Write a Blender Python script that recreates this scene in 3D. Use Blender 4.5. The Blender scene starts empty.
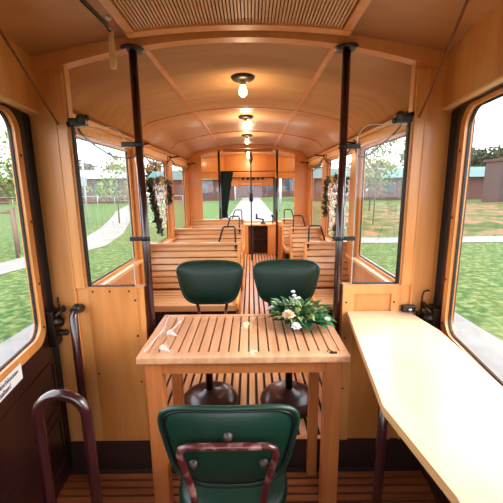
import bpy, bmesh, math, random
from mathutils import Vector, Matrix
random.seed(7)
C = bpy.context.scene
COL = C.collection
PI = math.pi

# ------------------------------------------------------------------ camera
F_PX, H_EYE, CAM_X = 336.0, 1.6, 0.045
PITCH, ROLL = math.atan(64.5 / 336), math.radians(0.6)
cam_data = bpy.data.cameras.new('camera')
cam_data.sensor_width = 36; cam_data.lens = F_PX / 503 * 36; cam_data.clip_start = 0.02; cam_data.clip_end = 500
cam = bpy.data.objects.new('camera', cam_data); COL.objects.link(cam)
fw = Vector((0, math.cos(PITCH), -math.sin(PITCH))); up0 = Vector((0, math.sin(PITCH), math.cos(PITCH)))
rt = Vector((1, 0, 0)) * math.cos(ROLL) - up0 * math.sin(ROLL)
up = Vector((1, 0, 0)) * math.sin(ROLL) + up0 * math.cos(ROLL)
m = Matrix((rt, up, -fw)).transposed().to_4x4(); m.translation = (CAM_X, 0, H_EYE)
cam.matrix_world = m
C.camera = cam

# ------------------------------------------------------------------ world, sun, exposure
w = bpy.data.worlds.new('overcast_sky'); C.world = w; w.use_nodes = True
nt = w.node_tree; nt.nodes.clear()
wo = nt.nodes.new('ShaderNodeOutputWorld'); bg = nt.nodes.new('ShaderNodeBackground')
tc = nt.nodes.new('ShaderNodeTexCoord'); sx = nt.nodes.new('ShaderNodeSeparateXYZ'); rp = nt.nodes.new('ShaderNodeValToRGB')
rp.color_ramp.elements[0].position = 0.0; rp.color_ramp.elements[0].color = (0.93, 0.96, 1.0, 1)
rp.color_ramp.elements[1].position = 1.0; rp.color_ramp.elements[1].color = (0.74, 0.82, 0.95, 1)
nt.links.new(tc.outputs['Generated'], sx.inputs[0]); nt.links.new(sx.outputs['Z'], rp.inputs[0])
nt.links.new(rp.outputs[0], bg.inputs[0]); bg.inputs[1].default_value = 1.6
nt.links.new(bg.outputs[0], wo.inputs[0])
sun_d = bpy.data.lights.new('hazy_sun', 'SUN'); sun_d.energy = 2.0; sun_d.angle = math.radians(40); sun_d.color = (1, 0.97, 0.92)
sun = bpy.data.objects.new('hazy_sun', sun_d); COL.objects.link(sun)
sun.rotation_euler = (math.radians(12), math.radians(52), 0)
vs = C.view_settings; vs.view_transform = 'Standard'; vs.look = 'None'; vs.gamma = 1; vs.use_curve_mapping = False
vs.exposure = 1.85
C.cycles.max_bounces = 10; C.cycles.diffuse_bounces = 6; C.cycles.glossy_bounces = 4
C.cycles.transparent_max_bounces = 16; C.cycles.transmission_bounces = 6
C.cycles.sample_clamp_indirect = 6; C.cycles.caustics_reflective = False; C.cycles.caustics_refractive = False
C.cycles.use_denoising = True

# ------------------------------------------------------------------ materials
def lin(r, g, b):
    f = lambda c: (c / 255 / 12.92) if c / 255 <= 0.04045 else ((c / 255 + 0.055) / 1.055) ** 2.4
    return (f(r), f(g), f(b), 1)
def base(name):
    mt = bpy.data.materials.new(name); mt.use_nodes = True
    n = mt.node_tree; return mt, n, n.nodes['Principled BSDF']
def plain(name, col, rough=0.5, metal=0.0, coat=0.0, spec=0.5, bump=0.0, bscale=60):
    mt, n, b = base(name)
    b.inputs['Base Color'].default_value = col; b.inputs['Roughness'].default_value = rough
    b.inputs['Metallic'].default_value = metal; b.inputs['Coat Weight'].default_value = coat
    b.inputs['Coat Roughness'].default_value = 0.12
    b.inputs['Specular IOR Level'].default_value = spec
    if bump:
        t = n.nodes.new('ShaderNodeTexCoord'); z = n.nodes.new('ShaderNodeTexNoise'); z.inputs['Scale'].default_value = bscale
        z.inputs['Detail'].default_value = 4
        bp = n.nodes.new('ShaderNodeBump'); bp.inputs['Strength'].default_value = bump; bp.inputs['Distance'].default_value = 0.01
        n.links.new(t.outputs['Object'], z.inputs['Vector']); n.links.new(z.outputs[0], bp.inputs['Height']); n.links.new(bp.outputs[0], b.inputs['Normal'])
    return mt
def noisy(name, c1, c2, scale=(1, 1, 1), nscale=8, rough=0.5, coat=0.0, detail=5, lo=0.35, hi=0.65, bump=0.0, spec=0.5, c3=None):
    mt, n, b = base(name)
    t = n.nodes.new('ShaderNodeTexCoord'); mp = n.nodes.new('ShaderNodeMapping'); mp.inputs['Scale'].default_value = scale
    z = n.nodes.new('ShaderNodeTexNoise'); z.inputs['Scale'].default_value = nscale; z.inputs['Detail'].default_value = detail
    z.inputs['Distortion'].default_value = 0.4
    r = n.nodes.new('ShaderNodeValToRGB')
    r.color_ramp.elements[0].position = lo; r.color_ramp.elements[0].color = c1
    r.color_ramp.elements[1].position = hi; r.color_ramp.elements[1].color = c2
    if c3: e = r.color_ramp.elements.new((lo + hi) / 2); e.color = c3
    n.links.new(t.outputs['Object'], mp.inputs[0]); n.links.new(mp.outputs[0], z.inputs['Vector'])
    n.links.new(z.outputs[0], r.inputs[0]); n.links.new(r.outputs[0], b.inputs['Base Color'])
    b.inputs['Roughness'].default_value = rough; b.inputs['Coat Weight'].default_value = coat; b.inputs['Coat Roughness'].default_value = 0.15
    b.inputs['Specular IOR Level'].default_value = spec
    if bump:
        bp = n.nodes.new('ShaderNodeBump'); bp.inputs['Strength'].default_value = bump; bp.inputs['Distance'].default_value = 0.02
        n.links.new(z.outputs[0], bp.inputs['Height']); n.links.new(bp.outputs[0], b.inputs['Normal'])
    return mt
M = {}
M['wood'] = noisy('varnished_birch_wall', lin(206, 136, 72), lin(216, 148, 84), (6, 6, 0.7), 2.2, 0.42, 0.25)
M['ceil'] = noisy('varnished_birch_ceiling', lin(204, 154, 110), lin(213, 165, 121), (1.2, 5, 1), 2.0, 0.38, 0.3)
M['woodtrim'] = noisy('honey_trim', lin(208, 134, 66), lin(222, 150, 84), (8, 8, 1), 3, 0.4, 0.25)
M['panel'] = noisy('amber_panel', lin(192, 120, 58), lin(208, 136, 72), (6, 6, 0.7), 2.4, 0.35, 0.3)
M['woodpale'] = noisy('pale_beech', lin(226, 172, 116), lin(235, 186, 132), (1, 8, 8), 3, 0.4, 0.2)
M['bench'] = noisy('bench_slat_wood', lin(190, 140, 94), lin(206, 158, 110), (1, 10, 10), 2.5, 0.4, 0.2)
M['table'] = noisy('pine_table_wood', lin(202, 144, 104), lin(220, 164, 124), (10, 1.0, 10), 3, 0.42, 0.12)
M['tableleg'] = noisy('pine_leg_wood', lin(186, 104, 52), lin(198, 120, 66), (9, 9, 0.8), 3, 0.42, 0.12)
M['counter'] = noisy('birch_plywood', lin(222, 186, 146), lin(230, 198, 160), (3, 0.8, 1), 2.4, 0.3, 0.35)
M['counteredge'] = noisy('plywood_edge', lin(190, 140, 88), lin(206, 158, 104), (1, 1, 30), 4, 0.5)
M['floorslat'] = noisy('worn_floor_slat', lin(200, 134, 84), lin(226, 168, 120), (10, 1, 4), 2.2, 0.4, 0.2)
M['platslat'] = noisy('platform_floor_slat', lin(128, 66, 34), lin(160, 88, 46), (1, 10, 4), 2.2, 0.5)
M['gap'] = plain('dark_floor_gap', lin(52, 30, 26), 0.8)
M['dark'] = plain('black_rubber_and_shade', lin(12, 11, 11), 0.6)  # rubber seals, plus painted shade under benches and in the door gap
M['riser'] = plain('dark_brown_riser', lin(50, 26, 20), 0.6)
M['maroon'] = noisy('maroon_door_paint', lin(37, 14, 12), lin(45, 18, 15), (1, 1, 1), 6, 0.35, 0.2)
M['mtube'] = noisy('maroon_tube_enamel', lin(48, 17, 19), lin(60, 24, 25), (1, 1, 1), 8, 0.25, 0.6)
M['chip'] = noisy('chipped_maroon_enamel', lin(74, 24, 24), lin(170, 120, 112), (1, 1, 1), 26, 0.3, 0.4, lo=0.48, hi=0.70)
M['green'] = plain('bottle_green_vinyl', lin(9, 48, 34), 0.42, 0, 0.08, 0.5, 0.08, 180)
M['piping'] = plain('dark_green_piping', lin(12, 48, 38), 0.25, 0, 0.5)
M['dome'] = plain('dark_brown_gloss_cast_iron', lin(66, 36, 34), 0.3, 0, 0.35)
M['black'] = plain('black_enamel', lin(20, 18, 18), 0.35)
M['iron'] = plain('blackened_iron', lin(48, 36, 30), 0.35, 0.6)
M['chrome'] = plain('dull_chrome', lin(190, 190, 188), 0.25, 0.9)
M['rope'] = plain('brown_cord', lin(120, 66, 36), 0.8)
M['brownpad'] = plain('brown_bolt_cap', lin(62, 50, 40), 0.45)
M['white'] = plain('white_label', lin(236, 232, 230), 0.5)
M['ink'] = plain('black_ink', lin(20, 20, 24), 0.6)
M['bulbbase'] = plain('black_lamp_plate', lin(34, 24, 20), 0.4)
M['curtain'] = noisy('dark_green_cloth', lin(20, 44, 42), lin(34, 62, 58), (20, 20, 1), 2, 0.9)
M['leafdark'] = noisy('dark_leaf', lin(38, 40, 26), lin(78, 74, 48), (1, 1, 1), 30, 0.5)
M['gold'] = plain('dull_gold_ribbon', lin(196, 160, 92), 0.4)
M['tulle'] = plain('white_lace', lin(236, 230, 222), 0.9)
M['leaf'] = noisy('mid_green_leaf', lin(50, 98, 54), lin(104, 146, 84), (1, 1, 1), 30, 0.45)
M['leaf2'] = noisy('deep_green_leaf', lin(30, 84, 54), lin(70, 124, 84), (1, 1, 1), 30, 0.4)
M['leaf3'] = noisy('variegated_leaf', lin(136, 166, 92), lin(210, 216, 156), (1, 1, 1), 40, 0.5)
M['petal'] = plain('cream_petal', lin(244, 226, 196), 0.7)
M['petalw'] = plain('white_petal', lin(246, 244, 244), 0.7)
M['grass'] = noisy('lawn', lin(46, 70, 32), lin(96, 106, 66), (1, 1, 1), 7, 0.95, 0, 12, 0.38, 0.62, spec=0.1, c3=lin(62, 84, 38))
M['weeds'] = noisy('weedy_meadow', lin(46, 66, 24), lin(120, 82, 62), (1, 1, 1), 1.1, 0.95, 0, 12, 0.4, 0.6, spec=0.1, c3=lin(78, 80, 46))
M['concrete'] = noisy('pale_concrete', lin(108, 105, 101), lin(122, 119, 114), (1, 1, 1), 2, 0.9, spec=0.2)
M['post'] = plain('pale_grey_post', lin(150, 152, 152), 0.6)
M['stake'] = plain('weathered_stake', lin(96, 80, 66), 0.9)
M['bark'] = plain('grey_bark', lin(82, 74, 66), 0.9)
M['teal'] = plain('teal_metal_roof', lin(38, 82, 76), 0.6)
M['palerf'] = plain('pale_grey_roof', lin(124, 128, 130), 0.6)
M['tree1'] = noisy('tree_foliage_grey_green', lin(50, 62, 46), lin(78, 90, 68), (1, 1, 1), 3, 0.8, spec=0.1)
M['tree2'] = noisy('tree_foliage_light', lin(78, 104, 44), lin(112, 132, 70), (1, 1, 1), 4, 0.8, spec=0.1)
M['darkglass'] = plain('dark_window_glass', lin(50, 56, 62), 0.2)
def brick(name, c1, c2, mortar):
    mt, n, b = base(name)
    t = n.nodes.new('ShaderNodeTexCoord'); k = n.nodes.new('ShaderNodeTexBrick'); mp = n.nodes.new('ShaderNodeMapping')
    mp.inputs['Rotation'].default_value = (PI / 2, 0, 0)
    k.inputs['Color1'].default_value = c1; k.inputs['Color2'].default_value = c2; k.inputs['Mortar'].default_value = mortar
    k.inputs['Scale'].default_value = 3; n.links.new(t.outputs['Object'], mp.inputs[0]); n.links.new(mp.outputs[0], k.inputs['Vector'])
    n.links.new(k.outputs[0], b.inputs['Base Color']); b.inputs['Roughness'].default_value = 0.9
    return mt
M['brick'] = brick('red_brick', lin(72, 38, 34), lin(82, 46, 40), lin(82, 64, 60))
M['brickdk'] = brick('dark_brick', lin(70, 48, 48), lin(80, 56, 54), lin(78, 66, 64))
def glassmat(name, refl=0.06, tint=(1, 1, 1, 1)):
    mt = bpy.data.materials.new(name); mt.use_nodes = True; n = mt.node_tree; n.nodes.clear()
    o = n.nodes.new('ShaderNodeOutputMaterial'); mx = n.nodes.new('ShaderNodeMixShader'); lw = n.nodes.new('ShaderNodeLayerWeight'); pw = n.nodes.new('ShaderNodeMath'); fr = n.nodes.new('ShaderNodeMath')
    pw.operation = 'POWER'; pw.inputs[1].default_value = 5; fr.operation = 'MULTIPLY_ADD'; fr.inputs[1].default_value = .7; fr.inputs[2].default_value = refl * .35
    n.links.new(lw.outputs['Facing'], pw.inputs[0]); n.links.new(pw.outputs[0], fr.inputs[0])
    tr = n.nodes.new('ShaderNodeBsdfTransparent'); gl = n.nodes.new('ShaderNodeBsdfGlossy'); gl.inputs['Roughness'].default_value = 0.02
    tr.inputs[0].default_value = tint
    n.links.new(fr.outputs[0], mx.inputs[0]); n.links.new(tr.outputs[0], mx.inputs[1]); n.links.new(gl.outputs[0], mx.inputs[2])
    n.links.new(mx.outputs[0], o.inputs[0]); return mt
M['glass'] = glassmat('window_glass')
M['plastic'] = glassmat('clear_film', 0.1, (0.97, 0.97, 0.97, 1))
def film():
    mt, n, b = base('creased_plastic_glint'); b.inputs['Base Color'].default_value = (0.95, 0.95, 0.95, 1); b.inputs['Roughness'].default_value = 0.15
    b.inputs['Alpha'].default_value = 0.38; return mt  # whitish tint paints the reflections along the folds
M['film'] = film()
def emit(name, col, s):
    mt, n, b = base(name); b.inputs['Emission Color'].default_value = col; b.inputs['Emission Strength'].default_value = s
    b.inputs['Base Color'].default_value = (1, 0.9, 0.7, 1); return mt
M['bulb'] = emit('glowing_bulb', (1, 0.66, 0.3, 1), 5)

# ------------------------------------------------------------------ mesh helpers
class MB:
    def __init__(s): s.bm = bmesh.new(); s.mats = []; s.mi = 0
    def use(s, mat):
        if mat not in s.mats: s.mats.append(mat)
        s.mi = s.mats.index(mat); return s
    def _f(s, vs_, smooth=False):
        try: f = s.bm.faces.new(vs_)
        except ValueError: return None
        f.material_index = s.mi; f.smooth = smooth; return f
    def box(s, a, b, bev=0.0):
        (x0, y0, z0), (x1, y1, z1) = a, b
        x0, x1 = min(x0, x1), max(x0, x1); y0, y1 = min(y0, y1), max(y0, y1); z0, z1 = min(z0, z1), max(z0, z1)
        v = [s.bm.verts.new(p) for p in [(x0,y0,z0),(x1,y0,z0),(x1,y1,z0),(x0,y1,z0),(x0,y0,z1),(x1,y0,z1),(x1,y1,z1),(x0,y1,z1)]]
        fs = [s._f([v[i] for i in q]) for q in [(3,2,1,0),(4,5,6,7),(0,1,5,4),(1,2,6,5),(2,3,7,6),(3,0,4,7)]]
        if bev:
            es = list({e for f in fs for e in f.edges})
            bmesh.ops.bevel(s.bm, geom=es, offset=bev, segments=2, affect='EDGES', profile=0.6, material=s.mi)
        return s
    def hexa(s, pts):   # 8 points: bottom 4, top 4
        v = [s.bm.verts.new(p) for p in pts]
        for q in [(3,2,1,0),(4,5,6,7),(0,1,5,4),(1,2,6,5),(2,3,7,6),(3,0,4,7)]: s._f([v[i] for i in q])
        return s
    def tube(s, pts, r, n=12, closed=False, caps=True):
        pts = [Vector(p) for p in pts]; N = len(pts); rings = []
        rr = r if isinstance(r, (list, tuple)) else [r] * N
        T = []
        for i in range(N):
            a = pts[(i - 1) % N] if (closed or i > 0) else pts[i]; b = pts[(i + 1) % N] if (closed or i < N - 1) else pts[i]
            T.append((b - a).normalized())
        nrm = T[0].orthogonal().normalized()
        for i in range(N):
            nrm = (nrm - T[i] * nrm.dot(T[i]))
            nrm = nrm.normalized() if nrm.length > 1e-6 else T[i].orthogonal().normalized()
            bn = T[i].cross(nrm)
            rings.append([s.bm.verts.new(pts[i] + (nrm * math.cos(2*PI*k/n) + bn * math.sin(2*PI*k/n)) * rr[i]) for k in range(n)])
        for i in range(N if closed else N - 1):
            A, B = rings[i], rings[(i + 1) % N]
            for k in range(n): s._f([A[k], A[(k+1) % n], B[(k+1) % n], B[k]], True)
        if caps and not closed: s._f(rings[0][::-1]); s._f(rings[-1])
        return s
    def lathe(s, prof, c=(0, 0, 0), n=32, axis='z'):
        rings = []
        def P(r, h, a):
            if axis == 'z': return (c[0] + r*math.cos(a), c[1] + r*math.sin(a), c[2] + h)
            if axis == 'y': return (c[0] + r*math.cos(a), c[1] + h, c[2] + r*math.sin(a))
            return (c[0] + h, c[1] + r*math.cos(a), c[2] + r*math.sin(a))
        for r, h in prof:
            if r < 1e-6: rings.append([s.bm.verts.new(P(0, h, 0))])
            else: rings.append([s.bm.verts.new(P(r, h, 2*PI*k/n)) for k in range(n)])
        for A, B in zip(rings, rings[1:]):
            for k in range(n):
                a0, a1 = A[k % len(A)], A[(k+1) % len(A)]; b0, b1 = B[k % len(B)], B[(k+1) % len(B)]
                q = [a0]
                if a1 is not a0: q.append(a1)
                q.append(b1)
                if b0 is not b1: q.append(b0)
                if len(q) >= 3: s._f(q, True)
        return s
    def prism(s, poly, z0, z1, axis='z', f=None):
        """poly 2-D list extruded; axis z: (x,y); axis y: (x,z) extruded along y; axis x: (y,z)"""
        def P(a, b, h): return {'z': (a, b, h), 'y': (a, h, b), 'x': (h, a, b)}[axis]
        A = [s.bm.verts.new(P(a, b, z0)) for a, b in poly]; B = [s.bm.verts.new(P(a, b, z1)) for a, b in poly]
        n = len(poly); s._f(A[::-1]); s._f(B)
        for i in range(n): s._f([A[i], A[(i+1) % n], B[(i+1) % n], B[i]])
        return s
    def strip(s, outer, inner, h0, h1, axis='x'):
        """closed ring between two loops of equal length"""
        def P(q, h): a, b = q; return {'z': (a, b, h), 'y': (a, h, b), 'x': (h, a, b)}[axis]
        n = len(outer)
        o0 = [s.bm.verts.new(P(q, h0)) for q in outer]; o1 = [s.bm.verts.new(P(q, h1)) for q in outer]
        i0 = [s.bm.verts.new(P(q, h0)) for q in inner]; i1 = [s.bm.verts.new(P(q, h1)) for q in inner]
        for k in range(n):
            j = (k + 1) % n
            for q in ([o0[k], o0[j], i0[j], i0[k]], [o1[k], i1[k], i1[j], o1[j]], [o0[k], o1[k], o1[j], o0[j]], [i0[k], i0[j], i1[j], i1[k]]): s._f(q)
        return s
    def leaf(s, p, d, up_, ln, wd, fold=0.25):
        d = Vector(d).normalized(); u = Vector(up_); sd = d.cross(u)
        sd = sd.normalized() if sd.length > 1e-4 else d.orthogonal().normalized(); u = sd.cross(d); p = Vector(p)
        q = [p, p + d*ln*.35 + sd*wd*.5 + u*wd*fold, p + d*ln*.75 + sd*wd*.38 + u*wd*fold*.5, p + d*ln - u*ln*.15, p + d*ln*.75 - sd*wd*.38 + u*wd*fold*.5, p + d*ln*.35 - sd*wd*.5 + u*wd*fold]
        v = [s.bm.verts.new(x) for x in q]; mid = s.bm.verts.new(p + d*ln*.5)
        for k in range(6): s._f([mid, v[k], v[(k+1) % 6]], True)
        return s
    def ball(s, c, r, sc=(1, 1, 1), n=10):
        rings = []
        for i in range(n // 2 + 1):
            th = PI * i / (n // 2)
            if i in (0, n // 2): rings.append([s.bm.verts.new((c[0], c[1], c[2] + r*sc[2]*math.cos(th)))])
            else: rings.append([s.bm.verts.new((c[0] + r*sc[0]*math.sin(th)*math.cos(2*PI*k/n), c[1] + r*sc[1]*math.sin(th)*math.sin(2*PI*k/n), c[2] + r*sc[2]*math.cos(th))) for k in range(n)])
        for A, B in zip(rings, rings[1:]):
            for k in range(n):
                q = []
                for v in (A[k % len(A)], B[k % len(B)], B[(k+1) % len(B)], A[(k+1) % len(A)]):
                    if v not in q: q.append(v)
                s._f(q, True)
        return s
    def map(s, fn):
        for v in s.bm.verts: v.co = fn(v.co)
        return s
    def build(s, name, mat=None, parent=None):
        if mat is not None and not s.mats: s.mats = [mat]
        me = bpy.data.meshes.new(name); bmesh.ops.recalc_face_normals(s.bm, faces=s.bm.faces[:])
        s.bm.to_mesh(me); s.bm.free()
        for x in s.mats: me.materials.append(x)
        o = bpy.data.objects.new(name, me); COL.objects.link(o)
        if parent: o.parent = parent
        return o
def tag(o, label, cat, group=None, kind=None):
    o['label'] = label; o['category'] = cat
    if group: o['group'] = group
    if kind: o['kind'] = kind
    return o
def thing(name, label, cat, loc=(0, 0, 0), rz=0, group=None):
    o = bpy.data.objects.new(name, None); o.empty_display_size = 0.05; COL.objects.link(o); o.location = loc; o.rotation_euler = (0, 0, rz)
    return tag(o, label, cat, group)
def struct(name, mb, mat=None, label=None):
    o = mb.build(name, mat) if isinstance(mb, MB) else mb
    o['kind'] = 'structure'
    if label: o['label'] = label
    return o
def sroot(name, label=None):
    o = bpy.data.objects.new(name, None); o.empty_display_size = 0.05; COL.objects.link(o); o['kind'] = 'structure'
    if label: o['label'] = label
    return o
def children(o): return [c for c in bpy.data.objects if c.parent == o]
def copy_tree(o, parent=None):
    c = o.copy(); COL.objects.link(c); c.parent = parent
    for ch in children(o): copy_tree(ch, c)
    return c
def arc(c, r, a0, a1, n, plane='xz', y=0):
    out = []
    for i in range(n + 1):
        a = a0 + (a1 - a0) * i / n; u, v = c[0] + r*math.cos(a), c[1] + r*math.sin(a)
        out.append({'xz': (u, y, v), 'yz': (y, u, v), 'xy': (u, v, y)}[plane])
    return out
def rrect(x0, x1, z0, z1, r, n=6):
    if not isinstance(r, (list, tuple)): r = [r] * 4     # order: lower-left, lower-right, upper-right, upper-left
    out = []
    for (cx, cz, a0, rr) in ((x0 + r[0], z0 + r[0], PI, r[0]), (x1 - r[1], z0 + r[1], 1.5*PI, r[1]), (x1 - r[2], z1 - r[2], 0, r[2]), (x0 + r[3], z1 - r[3], .5*PI, r[3])):
        for i in range(n + 1):
            a = a0 + .5*PI*i/n; out.append((cx + rr*math.cos(a), cz + rr*math.sin(a)))
    return out

YB = 1.69            # bulkhead between the near platform and the saloon
YE = 5.92            # far bulkhead
ZS = 0.177           # saloon floor height above the platform floor
TAPER = 0.15
SAL_W = 1.03
PIL = [(YB, 1.97), (3.10, 3.33), (4.40, 4.63), (5.62, YE)]

# ------------------------------------------------------------------ floors
f = MB().use(M['gap']); f.box((-1.05, YB, ZS - .06), (1.05, 7.5, ZS - .012))
f.use(M['floorslat'])
x = -1.0
while x < 1.0:
    f.box((x, YB + .03, ZS - .012), (x + .040, 7.4, ZS)); x += .06
f.use(M['woodtrim']).box((-1.03, YB, ZS - .012), (1.03, YB + .03, ZS + .002))
struct('floor', f, label='saloon floor of lengthwise wooden slats')
f = MB().use(M['gap']); f.box((-1.1, -1.0, -.06), (1.1, YB, -.012)); f.use(M['platslat'])
y = YB - .045
while y > -0.9:
    f.box((-1.0, y - .034, -.012), (1.0, y, 0)); y -= .048
struct('floor_platform', f, label='platform floor of crosswise wooden slats')
struct('trim_1', MB().box((-1.03, YB, -.06), (1.03, YB + .02, ZS - .06)).box((-1.03, YB - .004, 0), (1.03, YB, ZS)), M['riser'], 'dark brown step riser below the partition')

# ------------------------------------------------------------------ ceiling
def zs_(x):
    a = abs(x)
    if a < 0.84: return 2.305 - .16*a*a
    t = min(1, (a - 0.84) / 0.18)
    return (2.305 - .16*.84*.84) - .15 * t**1.7
def sheet(mb, xs, y0, y1, zf, th=.03):
    for a, b in zip(xs, xs[1:]):
        mb.hexa([(a, y0, zf(a)), (b, y0, zf(b)), (b, y1, zf(b)), (a, y1, zf(a)), (a, y0, zf(a)+th), (b, y0, zf(b)+th), (b, y1, zf(b)+th), (a, y1, zf(a)+th)])
    return mb
XS = [-1.02 + 2.04*i/48 for i in range(49)]
def smooth_sheet(name, x0, x1, y0, y1, zf, mat, label):
    mb = MB(); n = 48; rows = []
    for yy in (y0, y1):
        rows.append([mb.bm.verts.new((x0 + (x1-x0)*i/n, yy, zf(x0 + (x1-x0)*i/n))) for i in range(n+1)])
    for i in range(n): mb._f([rows[0][i], rows[0][i+1], rows[1][i+1], rows[1][i]], True)
    g = bmesh.ops.extrude_face_region(mb.bm, geom=mb.bm.faces[:])
    for e in g['geom']:
        if isinstance(e, bmesh.types.BMVert): e.co.z += .03
    return struct(name, mb, mat, label)
smooth_sheet('ceiling', -1.04, 1.04, YB, YE + .04, zs_, M['ceil'], 'varnished birch ceiling of the saloon, arched')
zp_ = lambda x: 2.305 - .12*x*x
zf_ = lambda x: 2.285 - .17*x*x
smooth_sheet('ceiling_platform', -1.06, 1.06, -1.0, YB, zp_, M['ceil'], 'arched platform ceiling overhead')
smooth_sheet('ceiling_front', -1.04, 1.04, YE + .04, 7.5, zf_, M['ceil'], 'ceiling of the far driver platform')
# battens
def rib(y0, y1, drop, zf, x0=-1.0, x1=1.0, n=40, rise=.01):
    mb = MB(); r = []
    for i in range(n+1):
        x = x0 + (x1-x0)*i/n; z = zf(x)
        r.append([mb.bm.verts.new(p) for p in ((x, y0, z + rise), (x, y0, z - drop), (x, y1, z - drop), (x, y1, z + rise))])
    for a, b in zip(r, r[1:]):
        for k in range(4): mb._f([a[k], a[(k+1) % 4], b[(k+1) % 4], b[k]])
    mb._f(r[0]); mb._f(r[-1]); return mb
tr = MB()
for yy in (3.22, 4.52):
    r = rib(yy - .012, yy + .012, .008, zs_, -.98, .98); me = bpy.data.meshes.new('t'); r.bm.to_mesh(me); r.bm.free(); tr.bm.from_mesh(me); bpy.data.meshes.remove(me)
for xx in (-.46, .46):
    tr.box((xx - .014, YB + .05, zs_(xx) - .008), (xx + .014, YE, zs_(xx) + .02))
struct('trim_2', tr, M['woodtrim'], 'flat battens over the ceiling joints')
struct('trim_3', rib(YB - .006, YB + .05, .036, lambda x: 2.305 - .16*x*x, -.98, .98, rise=.06), M['wood'], 'arched beam over the near partition')
struct('trim_4', rib(YE - .004, YE + .05, .055, lambda x: 2.30 - .16*x*x, -1.0, 1.0, rise=.03), M['woodtrim'], 'arched beam over the far partition')

# ------------------------------------------------------------------ saloon side walls and windows
ZSILL, ZTOP = .94, 1.948
wn = 0
for side, nm in ((-1, 'left'), (1, 'right')):
    s = side
    mb = MB().use(M['wood'])
    mb.box((s*1.03, YB + .04, ZS - .06), (s*1.07, YE, ZSILL - .03))
    mb.box((s*1.03, YB + .04, ZTOP), (s*1.07, YE, 2.2))
    for (a, b) in PIL: mb.box((s*1.03, max(a, YB + .04), ZSILL - .03), (s*1.07, b, ZTOP))
    for (a, b) in PIL[1:3]: mb.box((s*1.0, a + .02, ZS), (s*1.03, b - .02, 1.99), .004)
    struct('wall_' + nm, mb, label='varnished wooden side wall of the saloon on the ' + nm)
    t = MB()
    t.box((s*.985, YB + .05, ZSILL - .03), (s*1.04, YE, ZSILL), .004)
    struct('trim_%d' % (5 if s < 0 else 6), t, M['woodpale'], 'window ledge along the %s saloon wall' % nm)
    t = MB()
    t.box((s*.995, YB + .05, 2.005), (s*1.035, YE, 2.035), .004)
    t.box((s*1.015, YB + .05, 1.94), (s*1.035, YE, 2.005))
    struct('trim_%d' % (7 if s < 0 else 8), t, M['woodpale'], 'moulding above the %s saloon windows' % nm)
    for (a, b) in ((1.97, 3.10), (3.33, 4.40), (4.63, 5.62)):
        wn += 1; r = sroot('window_%d' % wn)
        o = rrect(a, b, ZSILL, ZTOP, .01, 2); i = rrect(a + .028, b - .028, ZSILL + .02, ZTOP - .03, .03, 2)
        MB().strip(o, i, s*1.032, s*1.062).build('window_frame', M['woodtrim'], r)
        i2 = rrect(a + .036, b - .036, ZSILL + .028, ZTOP - .038, .03, 2)
        MB().strip(i, i2, s*1.045, s*1.055).build('window_seal', M['dark'], r)
        MB().prism(i2, s*1.049, s*1.051, 'x').build('window_pane', M['glass'], r)

# ------------------------------------------------------------------ near partition (bulkhead)
for s, nm in ((-1, 'left'), (1, 'right')):
    mb = MB().use(M['wood'])
    mb.use(M['panel']).box((s*.52, YB, ZS), (s*.815, YB + .04, 1.095)); mb.use(M['wood'])                       # lower panel
    mb.box((s*.815, YB, ZS), (s*.985, YB + .04, 2.33))                       # wide jamb
    mb.box((s*.992, YB + .012, ZS), (s*1.028, YB + .038, 2.33)); mb.box((s*.985, YB + .001, 1.94), (s*1.04, YB + .012, 2.33))
    mb.use(M['woodtrim']).box((s*.822, YB - .012, 1.09), (s*.872, YB, 2.13), .004)    # stile
    mb.box((s*.872, YB - .012, ZS), (s*.884, YB, 2.13), .004)
    if s > 0:
        mb.use(M['wood'])
        mb.box((.52, YB - .01, 1.045), (.815, YB, 1.095), .002); mb.box((.52, YB - .01, ZS), (.58, YB, 1.045), .002); mb.box((.775, YB - .01, ZS), (.82, YB, 1.045), .002)
    else:
        mb.box((-.545, YB - .006, ZS), (-.52, YB, 1.09), .001)
    for (px, pz) in ([(.54, 1.0), (.54, .8), (.54, .5), (.79, 1.0), (.79, .8)] if s > 0 else [(-.60, 1.07), (-.70, 1.07), (-.79, 1.07), (-.57, 1.02), (-.57, .82), (-.57, .55), (-.80, .6)]):
        mb.use(M['iron']).lathe([(0, -.003), (.005, -.002), (.006, 0)], (px, YB - (.01 if s > 0 else .0), pz), 8, 'y')
    struct('wall_partition_' + nm, mb, label='%s half of the wooden partition, panel and post' % nm)
    r = sroot('window_%d' % (10 if s < 0 else 11), 'glass draught screen with a rounded top on the %s partition' % nm)
    xa, xb = s*.81, s*.567
    lo, hi = min(xa, xb), max(xa, xb)
    rad = [.004, .004, .07, .004] if s < 0 else [.004, .004, .004, .07]
    o = rrect(lo, hi, 1.092, 1.892, rad, 6); i = rrect(lo + .003, hi - .003, 1.095, 1.889, rad, 6)
    MB().prism(i, YB + .016, YB + .022, 'y').build('glass_pane', M['glass'], r)
    MB().strip(o, i, YB + .014, YB + .024, 'y').build('pane_edge', plain('pale_glass_edge', lin(190, 200, 190), .2), r)
    MB().box((s*.805, YB + .008, 1.09), (s*.817, YB + .03, 1.9)).build('window_seal', M['dark'], r)
    MB().box((s*.57, YB + .008, 1.09), (s*.81, YB + .03, 1.099)).build('window_seal', M['dark'], r)

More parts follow.
